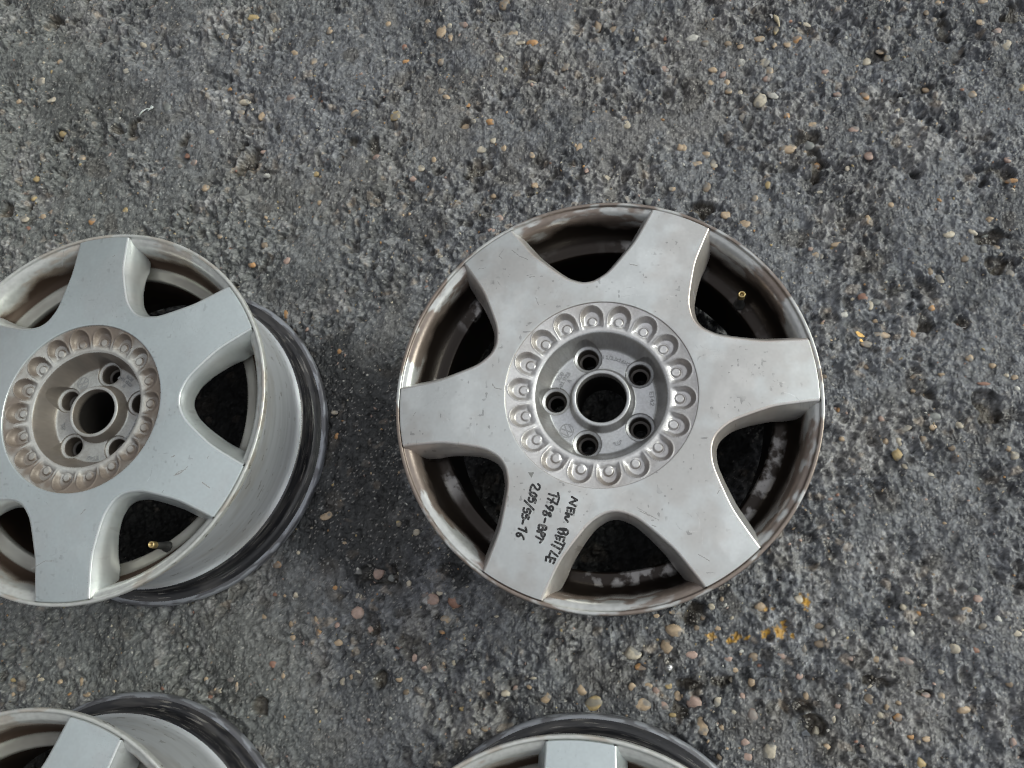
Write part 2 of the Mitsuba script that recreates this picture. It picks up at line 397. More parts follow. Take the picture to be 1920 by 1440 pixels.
# tyre valve
VA, VR = math.radians(30.35), 0.1850
stem = rounded([(0.0062, W - 0.0415), (0.0062, W - 0.0380), (0.0044, W - 0.0360), (0.0036, W - 0.0185), (0.0030, W - 0.0170)], 1)
tip = [(0.0030, W - 0.0180), (0.0037, W - 0.0176), (0.0036, W - 0.0172), (0.0039, W - 0.0166), (0.0036, W - 0.0160), (0.0039, W - 0.0154), (0.0036, W - 0.0148), (0.0039, W - 0.0142), (0.0037, W - 0.0098), (0.0034, W - 0.0092), (0.0025, W - 0.0092), (0.0022, W - 0.0097), (0.0021, W - 0.0160), (0.0, W - 0.0160)]
pin = [(0.0008, W - 0.0165), (0.0008, W - 0.0112), (0.0, W - 0.0110)]
vm = {}
for name, pr_, m in (('stem', stem, 'black_rubber'), ('tip', tip, 'brass'), ('pin', pin, 'brass')):
    v, f, n, uv = lathe(pr_, 28)
    v = v + [VR * math.cos(VA), VR * math.sin(VA), 0]
    vm[name] = (v, f, n)
VALVE = shape(*vm['stem'][:2], 'black_rubber', vm['stem'][2])
tv, tf, tn = vm['tip']
pv, pf, pn = vm['pin']
TIP = shape(np.vstack([tv, pv]), np.vstack([tf, pf + len(tv)]), 'brass', np.vstack([tn, pn]))

# cast lettering and emblem on the bolt face
FZ = W - 0.0293


def letters(text, h, ang_deg, r, depth=0.0013):
    m = meshkit.text_mesh(text, h, depth, bold=True)
    v = np.array(m.vertices)
    v[:, 0] -= (v[:, 0].min() + v[:, 0].max()) / 2
    a = math.radians(ang_deg) - v[:, 0] / r               # along the circle, read clockwise, tops outward
    rad = r - h / 2 + v[:, 1]
    v = np.stack([rad * np.cos(a), rad * np.sin(a), FZ + v[:, 2]], 1)
    f = np.array(m.faces)
    g = np.cross(v[f[:, 1]] - v[f[:, 0]], v[f[:, 2]] - v[f[:, 0]])
    return v, f


def join(parts):
    v, f, at = [], [], 0
    for a, b in parts:
        v.append(a); f.append(np.asarray(b) + at); at += len(a)
    return np.vstack(v), np.vstack(f)


LETTERS = [shape(*join(x), 'cast_letters') for x in (
    [letters('ET42', 0.0046, -4, 0.0535)],
    [letters('6 1/2Jx16H2', 0.0038, 65.5, 0.0495)],
    [letters('1C0', 0.0040, 142, 0.0535), letters('601 025', 0.0040, 144.5, 0.0480), letters('A', 0.0040, 141, 0.0425)],
    [letters('JTL', 0.0040, -76, 0.0495)])]


def strip(p, w):
    return LineString(p).buffer(w / 2, cap_style=2, join_style=2)


q = 0.0078
em = Point(0, 0).buffer(q).difference(Point(0, 0).buffer(q * 0.86))
em = em.union(strip([(-0.36 * q, 0.83 * q), (0, 0.06 * q), (0.36 * q, 0.83 * q)], 0.0013)).union(strip([(-0.80 * q, 0.42 * q), (-0.38 * q, -0.74 * q), (0, 0.02 * q), (0.38 * q, -0.74 * q), (0.80 * q, 0.42 * q)], 0.0013))
em = em.intersection(Point(0, 0).buffer(q))
em = shapely.affinity.rotate(em, 40, origin=(0, 0))
parts = []
for g in getattr(em, 'geoms', [em]):
    m = trimesh.creation.extrude_polygon(g, 0.0007, engine='earcut')
    ea = math.radians(-145)
    parts.append((np.array(m.vertices) + [0.0498 * math.cos(ea), 0.0498 * math.sin(ea), FZ], np.array(m.faces)))
EMBLEM = shape(*join(parts), 'cast_letters')

# handwriting in black marker on one spoke (0.1 mm, wheel axes)
STROKES = [[[-387,-1052],[-339,-1089],[-413,-1108],[-358,-1149]],[[-445,-1186],[-442,-1153],[-372,-1174],[-385,-1211]],[[-402,-1164],[-413,-1196]],[[-404,-1227],[-479,-1197],[-420,-1248],[-485,-1240],[-451,-1293]],[[-556,-1358],[-511,-1354],[-463,-1370],[-456,-1400],[-477,-1420],[-500,-1411],[-506,-1382],[-501,-1404],[-530,-1408],[-555,-1386]],[[-552,-1357],[-486,-1373]],[[-576,-1452],[-587,-1414],[-497,-1444],[-516,-1482]],[[-541,-1430],[-551,-1463]],[[-596,-1475],[-514,-1522]],[[-632,-1500],[-550,-1555]],[[-503,-1500],[-527,-1538],[-567,-1592]],[[-585,-1618],[-647,-1561],[-667,-1604]],[[-707,-1649],[-698,-1612],[-610,-1642],[-634,-1681]],[[-653,-1628],[-667,-1663]],[[-616,-999],[-518,-1041],[-523,-999]],[[-629,-1045],[-543,-1113],[-518,-1053]],[[-603,-1089],[-572,-1051]],[[-654,-1114],[-618,-1160],[-597,-1170],[-583,-1146],[-599,-1123],[-620,-1130],[-623,-1155]],[[-687,-1172],[-668,-1163],[-642,-1201],[-620,-1231],[-614,-1205],[-625,-1185],[-649,-1202],[-673,-1208],[-690,-1194],[-687,-1172]],[[-673,-1242],[-687,-1276]],[[-738,-1297],[-669,-1320],[-674,-1347],[-696,-1351],[-707,-1334],[-718,-1356],[-744,-1344],[-752,-1326],[-738,-1297]],[[-703,-1310],[-707,-1334]],[[-764,-1358],[-689,-1388],[-700,-1417],[-725,-1413],[-729,-1375]],[[-781,-1408],[-725,-1448]],[[-711,-1435],[-748,-1470]],[[-717,-889],[-699,-909],[-708,-944],[-736,-948],[-770,-881],[-793,-910],[-804,-950]],[[-811,-971],[-783,-965],[-748,-989],[-739,-1010],[-762,-1016],[-800,-998],[-811,-971]],[[-764,-1075],[-751,-1040],[-783,-1023],[-778,-1056],[-808,-1063],[-828,-1041],[-819,-1017]],[[-868,-1042],[-784,-1141]],[[-828,-1177],[-811,-1143],[-848,-1124],[-848,-1158],[-878,-1164],[-890,-1139],[-881,-1117]],[[-847,-1229],[-833,-1200],[-866,-1183],[-866,-1216],[-894,-1221],[-906,-1196],[-899,-1174]],[[-896,-1233],[-909,-1269]],[[-951,-1315],[-874,-1354],[-881,-1311]],[[-910,-1424],[-912,-1393],[-954,-1355],[-981,-1363],[-975,-1387],[-950,-1391],[-935,-1366]]]
TRI = [[-811, -758], [-747, -765], [-780, -819]]


def ink(polys, lift=0.00022):
    out = []
    for g in polys:
        v2, f = trimesh.creation.triangulate_polygon(g, engine='earcut')
        out.append((np.c_[v2, dome(np.hypot(v2[:, 0], v2[:, 1])) + lift], f))
    v, f = join(out)
    c = np.cross(v[f[:, 1]] - v[f[:, 0]], v[f[:, 2]] - v[f[:, 0]])
    f[c[:, 2] < 0] = f[c[:, 2] < 0][:, ::-1]
    return shape(v, f, 'marker_ink')


def curve(p):
    p = np.array(p) * 1e-4
    if len(p) > 4:
        p = rounded(p, 1)
    return p


ink_shapes = [LineString(curve(s)).buffer(0.00108 + 0.00016 * random.random(), quad_segs=4) for s in STROKES]
words = shapely.union_all(ink_shapes)
WRITING = ink(list(getattr(words, 'geoms', [words])))
SMUDGE = {**ink([Polygon(np.array(TRI) * 1e-4)]), 'bsdf': {'type': 'ref', 'id': 'smudge'}}


SCUFF = {True: [[[240,-1218],[327,-1278]],[[257,-1251],[354,-1311]],[[317,-1277],[441,-1361]],[[364,-1400],[403,-1419]],[[1029,-1155],[1048,-1126]],[[-898,1790],[-951,1718],[-917,1678]],[[-656,1414],[-583,1422]],[[-633,1391],[-567,1393]],[[-1192,1598],[-1118,1599]],[[-989,1398],[-949,1345]],[[-1120,227],[-1094,176],[-1025,155]],[[-575,1135],[-551,1054]],[[465,1380],[547,1349]],[[1088,970],[1088,884]],[[-801,1766],[-716,1671],[-629,1615]],[[-2016,-8],[-1990,24]],[[773,-1715],[865,-1783]]],
         False: [[[1807,-380],[1776,-311],[1729,-217],[1733,-112]],[[1245,169],[1190,222]],[[881,1243],[855,1303]],[[864,1260],[821,1338]],[[877,1280],[812,1374]],[[862,1316],[789,1397]],[[1062,1119],[1034,1136]],[[671,1204],[656,1240]],[[-1903,197],[-1884,171]],[[706,1613],[689,1630]],[[969,1574],[1032,1657]],[[-2062,-534],[-1837,-507]]]}


def scuffs(lines, seed):
    g = random.Random(seed)
    polys = shapely.union_all([LineString(curve(q)).buffer(g.uniform(0.00022, 0.00045), quad_segs=3) for q in lines])
    return {**ink(list(getattr(polys, 'geoms', [polys])), 0.00015), 'bsdf': {'type': 'ref', 'id': 'scuff_mark'}}


SCUFFS = {k: scuffs(q, 3) for k, q in SCUFF.items()}


def place(x, y, rot, a, b, z=0.0):
    up = np.array([-a, -b, 1.0]); up /= np.linalg.norm(up)
    X = np.array([1, 0, a]); X -= X @ up * up; X /= np.linalg.norm(X)
    Y = np.cross(up, X)
    M = np.eye(4); M[:3, 0], M[:3, 1], M[:3, 2], M[:3, 3] = X, Y, up, (x, y, z)
    c, s = math.cos(rot), math.sin(rot)
    M = M @ np.array([[c, -s, 0, 0], [s, c, 0, 0], [0, 0, 1, 0], [0, 0, 0, 1.0]])
    return M


def wheel(x, y, rot, a, b, worn, label, marks=False, scuffed=True):
    k = numbered('alloy_wheel')
    labels[k] = {'label': label, 'category': 'wheel', 'group': 'alloy wheels lying face up on the concrete'}
    M = place(x, y, rot, a, b)
    m = T(M.tolist())
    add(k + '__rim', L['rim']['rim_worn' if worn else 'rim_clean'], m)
    add(k + '__barrel', L['barrel']['barrel_paint'], m)
    add(k + '__bead_seat', L['bead_seat']['bead_rubber'], m)
    add(k + '__rear_flange', L['rear_flange']['flange_paint'], m)
    for i in range(6):
        c, s = math.cos(-i * math.pi / 3), math.sin(-i * math.pi / 3)
        mm = T((M @ np.array([[c, -s, 0, 0], [s, c, 0, 0], [0, 0, 1, 0], [0, 0, 0, 1.0]])).tolist())
        add(k + '__spoke', SPOKE['paint_worn' if worn else 'paint_clean'], mm)
    add(k + '__hub_ring', RING['ring_worn' if worn else 'ring_dirty'], m)
    h = add(k + '__hub', HUB['hub_worn' if worn else 'hub_dirty'], m)
    for s_l in LETTERS:
        add(h + '__cast_lettering', s_l, m)
    add(h + '__emblem', EMBLEM, m)
    v = add(k + '__valve', VALVE, m)
    add(v + '__brass_tip', TIP, m)
    if scuffed:
        s = add(k + '__scuff_marks', SCUFFS[worn], m)
        labels[s] = {'label': 'thin dark scuffs and scratches on the spoke faces', 'kind': 'stuff'}
    if marks:
        s = add(k + '__marker_writing', WRITING, m)
        labels[s] = {'label': 'black handwritten marker lettering in three lines along one spoke'}
        s = add(k + '__smudge', SMUDGE, m)
    return k


D2 = math.radians
wheel(-0.0306, 0.2200, 0.0725, 0.0160, 0.0045, True, 'brown-stained silver six-spoke wheel with black handwriting on its lower left spoke', True)
wheel(-0.6303, 0.2298, 0.5594 - D2(120), -0.0010, 0.0087, False, 'cleaner silver six-spoke wheel with brown dusty hub ring at the left edge')
wheel(-0.6287, -0.3186, 0.2049 - D2(60), -0.0038, -0.0035, False, 'silver six-spoke wheel cut off by the bottom left corner, below the cleaner left wheel', scuffed=False)
wheel(-0.0700, -0.3327, 0.4863, 0.0016, -0.0065, False, 'silver six-spoke wheel cut off by the bottom edge, directly below the handwritten wheel', scuffed=False)

# ------------------------------------------------------------------ the ground: rough old concrete
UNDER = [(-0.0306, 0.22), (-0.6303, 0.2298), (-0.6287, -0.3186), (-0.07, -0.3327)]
PITS = np.array([[-687,707,11.6,22.0],[-215,624,16.7,15.0],[249,628,23.6,12.5],[257,588,8.9,19.5],[486,552,20.4,14.0],[451,785,9.5,17.6],[548,792,13.2,17.5],[356,750,10.4,8.7],[-120,780,12.1,10.3],[-228,700,10.6,7.3],[-317,769,8.5,10.5],[418,238,12.9,19.1],[411,344,13.4,9.1],[366,355,6.8,12.8],[457,418,13.4,9.5],[28,-58,12.2,10.5],[82,-74,13.7,8.6],[55,-79,15.0,6.3],[60,-4,13.5,12.0],[177,-119,14.2,9.4],[40,-110,12.0,9.6],[-780,754,9.6,17.3],[-573,678,15.2,20.9],[-630,824,8.5,9.3],[-966,984,13.8,11.6],[-966,623,15.7,13.8],[-528,726,8.0,12.6],[-326,-82,9.5,12.2],[-337,-17,7.6,12.7],[-477,-110,9.9,9.9],[367,674,10.2,10.1],[304,-85,8.3,4.4],[-239,53,12.4,8.5],[-337,48,21.2,9.9],[170,-101,17.2,6.7],[-812,756,9.7,9.2],[-911,755,12.0,9.4],[354,254,9.0,6.1],[257,-75,11.2,6.7],[107,533,17.6,7.3],[-370,678,9.3,13.9],[-399,686,11.1,9.3],[458,457,15.4,9.7]]) * 1e-3
YELLOW = np.array([[154,-21,13.6,8.8],[112,-28,10.8,4.1],[79,-28,5.5,3.6],[138,-27,3.6,3.5],[188,12,4.1,7.8],[146,4,6.0,3.6],[265,28,2.3,1.8],[101,-32,5.4,1.8]]) * 1e-3
STAIN_SHADE = np.array([[-352,197,47.9,145.5],[-368,99,71.8,73.9],[-396,303,34.6,60.6],[-226,57,20.5,26.0],[-208,-166,19.1,17.1]]) * 1e-3  # greasy patches, darkened further to stand for the shadow between the wheels
STEP = 0.0015
X0, X1, Y0, Y1 = -1.13, 0.60, -0.25, 1.09
gx, gy = np.arange(X0, X1, STEP), np.arange(Y0, Y1, STEP)
nx, ny = len(gx), len(gy)


def field(scale, seed, aspect=1.0):
    """Unit-variance smooth noise with bumps about SCALE metres across."""
    g = np.random.default_rng(seed).standard_normal((ny, nx)).astype(np.float32)
    s = scale / STEP / 2.2
    g = gaussian_filter(g, (s * aspect, s / aspect), mode='wrap')
    return (g / g.std()).astype(np.float32)


def sstep(a, b, x):
    t = np.clip((x - a) / (b - a), 0, 1)
    return t * t * (3 - 2 * t)


GX, GY = np.meshgrid(gx, gy)
wx, wy = field(0.02, 1) * 0.003, field(0.02, 2) * 0.003
n30, n14, n8, n5, n3 = field(0.055, 3), field(0.016, 4), field(0.0085, 5), field(0.0052, 6), field(0.0036, 7)
rough = sstep(-1.0, 0.9, field(0.06, 8) + 0.35 * field(0.02, 9))          # rough (1) and trowelled (0) areas
stain_shade = np.zeros_like(GX)  # mask of grease and painted wheel shade together
for x, y, a, b in STAIN_SHADE:
    d = np.hypot((GX - x) / (1.15 * a), (GY - y) / (1.1 * b)) + 0.16 * field(0.06, 10) + 0.10 * field(0.015, 11)
    stain_shade = np.maximum(stain_shade, sstep(1.2, 0.6, d))
for x, y in UNDER:                                          # shade inside the wheels, painted dark on the concrete below
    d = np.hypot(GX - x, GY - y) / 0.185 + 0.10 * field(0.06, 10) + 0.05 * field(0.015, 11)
    stain_shade = np.maximum(stain_shade, 1.45 * sstep(1.10, 0.88, d))
rough = (0.14 + 0.86 * rough) * (1 - 0.55 * np.minimum(stain_shade, 1))
h = 0.0016 * n30 + 0.0021 * n14 * (0.2 + 0.8 * rough)
tex = 0.95 * n8 + 0.75 * n5 + 0.35 * n3
tex = np.where(tex > 0.5, 0.5 + (tex - 0.5) * 0.45, tex)                 # worn flat tops
ridge = -np.abs(field(0.012, 12)) - 0.75 * np.abs(field(0.0070, 14)) - 0.62 * np.abs(field(0.0042, 15))
h = h + 0.00105 * tex * (0.35 + 0.85 * rough) + 0.0017 * ridge * (0.30 + 0.85 * rough)
pock = sstep(1.15, 1.9, field(0.012, 13) + 0.25 * n5) * (0.35 + 0.65 * rough)
h = h - 0.0042 * pock
pit = np.zeros_like(GX)
for x, y, a, b in PITS:
    m = (np.abs(GX - x) < 2.2 * a + 0.01) & (np.abs(GY - y) < 2.2 * b + 0.01)
    d = np.hypot((GX[m] - x) / a, (GY[m] - y) / b) + 0.26 * n14[m] + 0.20 * n8[m] + 0.10 * n5[m]
    pit[m] = np.maximum(pit[m], sstep(1.15, 0.72, d))
h = h - 0.0075 * pit
for (x0, y0, x1, y1, wd, dp) in ((-0.485, 0.74, -0.445, 0.60, 0.0011, 0.0016), (-0.735, 0.585, -0.665, 0.655, 0.0010, 0.0012), (-0.885, 1.02, -0.80, 0.86, 0.0012, 0.0018), (0.290, 0.255, 0.297, 0.205, 0.0011, 0.0020), (0.33, 0.52, 0.37, 0.50, 0.001, 0.0012), (-0.78, 0.70, -0.72, 0.735, 0.001, 0.001), (0.42, 0.49, 0.47, 0.455, 0.0012, 0.0018)):
    t = np.clip(((GX - x0) * (x1 - x0) + (GY - y0) * (y1 - y0)) / ((x1 - x0) ** 2 + (y1 - y0) ** 2), 0, 1)
    d = np.hypot(GX - x0 - t * (x1 - x0) + wx * 0.5, GY - y0 - t * (y1 - y0) + wy * 0.5)
    h = h - dp * np.exp(-(d / wd) ** 2)


def cells(spacing, seed, wob):
    """Granules packed side by side: (height 0..1 of each granule's rounded top, a random number per granule)."""
    g = np.random.default_rng(seed)
    n = int((X1 - X0) * (Y1 - Y0) / spacing ** 2)
    c = np.c_[g.uniform(X0, X1, n), g.uniform(Y0, Y1, n)]
    q = np.c_[(GX + wob * field(spacing * 1.2, seed + 50)).ravel(), (GY + wob * field(spacing * 1.2, seed + 51)).ravel()]
    d, i = cKDTree(c).query(q, k=2, workers=-1)
    top = 1 - (1 - np.clip((d[:, 1] - d[:, 0]) / (0.75 * spacing), 0, 1)) ** 2.2
    return top.reshape(GX.shape), g.random(n)[i[:, 0]].reshape(GX.shape)


t9, r9 = cells(0.0095, 201, 0.0016)
t5, r5 = cells(0.0056, 202, 0.0010)
h = h + (0.25 + 0.85 * rough) * (0.0027 * t9 * np.maximum(r9 - 0.25, 0) * 1.5 + 0.0018 * t5 * (r5 - 0.15)) - 0.0012 * (r5 > 0.90) * rough * t5
h = h - np.percentile(h, 80) - 0.0004


def ground_h(x, y):
    return float(map_coordinates(h, [[(y - Y0) / STEP], [(x - X0) / STEP]], order=1, mode='nearest')[0])


# colour of the concrete, with tints of the light and wheel shade painted in
c1, c2, c3 = field(0.22, 20), field(0.07, 21), field(0.018, 22)
grey = np.array([0.114, 0.117, 0.123]); warm = np.array([0.138, 0.132, 0.126]); green = np.array([0.110, 0.114, 0.105]); blue = np.array([0.112, 0.117, 0.126])


def lerp(a, b, t):
    return a * (1 - t[..., None]) + b * t[..., None]


col = lerp(np.broadcast_to(grey, GX.shape + (3,)), warm, sstep(-0.2, 1.6, c2 + 0.5 * c3) * 0.75)
col = lerp(col, green, sstep(-0.35, -0.95, GX + 0.15 * c1) * 0.8)  # greenish light at the left, put into the colour
col = lerp(col, blue, sstep(0.15, 0.5, GX + 0.08 * c1 + 0.25 * (GY - 0.4)) * 0.8)  # bluish light at the right, put into the colour
tar = sstep(0.5, 1.5, field(0.05, 27) + 0.35 * c3 + 0.4 * field(0.3, 28))
col = col * (1 - 0.34 * tar)[..., None]
cement = sstep(0.7, 1.7, field(0.035, 23) + 0.5 * n8) * rough
col = lerp(col, np.array([0.215, 0.207, 0.198]), cement * 0.6)
paste = sstep(0.2, 1.2, tex) * 0.30
col = lerp(col, np.array([0.21, 0.208, 0.205]), paste * rough)
col = lerp(col, np.array([0.066, 0.056, 0.043]), np.clip(0.45 * pock + 0.85 * pit * sstep(-0.9, 0.6, c3 + 0.7), 0, 0.92))
col = lerp(col, np.array([0.014, 0.0145, 0.015]), np.clip(stain_shade * 0.86, 0, 0.96))  # grease and wheel shade, both put into the colour
dirtspot = sstep(1.5, 2.2, field(0.03, 24)) * 0.6
col = lerp(col, np.array([0.060, 0.053, 0.045]), dirtspot)
r_ = np.random.default_rng(31)
tone5 = np.where(r5 > 0.86, 1.55, np.where(r5 < 0.22, 0.62, 0.85 + 0.35 * r5))              # sand grains and small stones in the paste
col = col * (1 + (tone5 - 1) * np.clip(t5 * 1.6, 0, 1) * (0.35 + 0.65 * rough))[..., None]
sandy = ((r9 * 37.0) % 1.0 > 0.93) * np.clip(t9 * 1.8 - 0.3, 0, 1) * 0.6
col = lerp(col, np.array([0.25, 0.205, 0.160]), sandy * rough)
col = col * np.maximum(1 + 0.17 * r_.standard_normal(GX.shape) + 0.16 * n3, 0.25)[..., None]
grain = (r_.random(GX.shape) < 0.035) & (pit < 0.4) & (stain_shade < 1.05)
col[grain] = lerp(col[grain], np.array([0.36, 0.34, 0.31]), 0.35 + 0.5 * r_.random(grain.sum()))
fleck = sstep(2.4, 2.8, field(0.0034, 25) + 0.5 * field(0.05, 26)) * (0.35 + 0.65 * np.minimum(stain_shade, 1)) * (1 - 0.9 * (stain_shade > 1))
col = lerp(col, np.array([0.33, 0.325, 0.305]), fleck * 0.85)
for i, (x, y, a, b) in enumerate(YELLOW):
    d = np.hypot((GX - x) / a, (GY - y) / b)
    m = sstep(1.15, 0.85, d + 0.30 * n5 + 0.34 * n3 + 0.5 * (1 - t5) * 0.8) * (0.55 + 0.45 * r5)
    col = lerp(col, np.array([0.52, 0.28, 0.03]), m * 0.9)
col = np.clip(col * [0.90, 0.90, 0.93], 0.008, 0.7)

gv = np.stack([GX, GY, h], -1).reshape(-1, 3)
gf = grid_faces(ny, nx)
if np.cross(gv[gf[0, 1]] - gv[gf[0, 0]], gv[gf[0, 2]] - gv[gf[0, 0]])[2] < 0:
    gf = gf[:, ::-1]
# the same concrete going on beyond what is modelled finely: rings round the fine sheet, sharing its edge
loop = np.r_[np.c_[np.zeros(nx - 1, int), np.arange(nx - 1)], np.c_[np.arange(ny - 1), np.full(ny - 1, nx - 1)], np.c_[np.full(nx - 1, ny - 1), np.arange(nx - 1, 0, -1)], np.c_[np.arange(ny - 1, 0, -1), np.zeros(ny - 1, int)]]
e = np.stack([gx[loop[:, 1]], gy[loop[:, 0]], h[loop[:, 0], loop[:, 1]]], 1)
mid = np.array([(X0 + X1) / 2, (Y0 + Y1) / 2])
lvl = float(np.median(h))
rings = [e]
for d in (0.006, 0.015, 0.03, 0.06, 0.12, 0.3, 0.8, 2.0, 5.0, 12.0, 28.0):
    q = e.copy()
    q[:, :2] = mid + (e[:, :2] - mid) * (1 + d / 0.7)
    q[:, 2] = lvl + (e[:, 2] - lvl) * math.exp(-d / 0.012)
    rings.append(q)
ov = np.vstack(rings)
of = grid_faces(len(rings), len(e), True)
if np.cross(ov[of[0, 1]] - ov[of[0, 0]], ov[of[0, 2]] - ov[of[0, 0]])[2] < 0:
    of = of[:, ::-1]


def grit_height(p, n, uv):
    return (fbm(p.x * 900, p.y * 900, 0.0, 2) - 0.5) * 0.0008 + (noise(p.x * 400 + 5, p.y * 400) - 0.5) * 0.0009 - dr.abs(noise(p.x * 290 + 9, p.y * 290 + 3) - 0.5) * 0.0026


def ground_rough(p, n, uv):
    return 0.36 + 0.30 * fbm(p.x * 60, p.y * 60, 1.0, 3)


scene['concrete'] = {'type': 'bumpmap', 'arbitrary': proc(grit_height, eps=3e-4), 'scale': 1.0,
                     'bsdf': {'type': 'principled', 'base_color': {'type': 'mesh_attribute', 'name': 'vertex_color'}, 'roughness': proc(ground_rough), 'specular': 0.45}}


def far_height(p, n, uv):
    a = fbm(p.x * 75, p.y * 75, 1.0, 3) * 0.007 - dr.abs(noise(p.x * 120, p.y * 120, 4.0) - 0.5) * 0.006
    return a + fbm(p.x * 330, p.y * 330, 0.0, 2) * 0.002


def far_colour(p, n, uv):
    a, b = fbm(p.x * 6, p.y * 6, 2.0, 3), fbm(p.x * 110, p.y * 110, 7.0, 3)
    c = mix((0.105, 0.107, 0.112), (0.155, 0.150, 0.144), smoothstep(0.35, 0.65, 0.5 * a + 0.5 * b))
    d, _, w = voronoi(p.x * 75, p.y * 75)
    c = mix(c, mix((0.27, 0.21, 0.15), (0.28, 0.26, 0.22), noise(w * 77)), smoothstep(0.33, 0.27, d) * smoothstep(0.86, 0.87, w))
    return c * (0.45 + 0.72 * noise(p.x * 420, p.y * 420, 3.0))


scene['concrete_far'] = {'type': 'bumpmap', 'arbitrary': proc(far_height, eps=6e-4), 'scale': 1.0, 'bsdf': {'type': 'principled', 'base_color': proc(far_colour), 'roughness': 0.52, 'specular': 0.45}}
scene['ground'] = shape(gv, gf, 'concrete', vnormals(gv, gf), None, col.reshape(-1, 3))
scene['ground__surround'] = shape(ov, of, 'concrete_far', vnormals(ov, of))
labels['ground'] = {'label': 'rough worn grey concrete ground with embedded pebbles', 'kind': 'structure'}

# ------------------------------------------------------------------ pebbles set in the concrete
TONE = dict(t=(0.30, 0.225, 0.155), o=(0.33, 0.185, 0.085), p=(0.29, 0.205, 0.175), b=(0.34, 0.30, 0.24), w=(0.36, 0.35, 0.325), y=(0.30, 0.225, 0.115), r=(0.21, 0.115, 0.085), g=(0.15, 0.155, 0.15), k=(0.17, 0.13, 0.095))


def pebble_look(c):
    def fn(p, n, uv):
        a = fbm(p.x * 260, p.y * 260, p.z * 260, 3)
        b = fbm(p.x * 110 + 4, p.y * 110, p.z * 110, 2)
        return mix(V(*c) * (0.6 + 0.8 * a), (0.14, 0.138, 0.135), smoothstep(0.50, 0.64, b) * 0.75)
    return fn


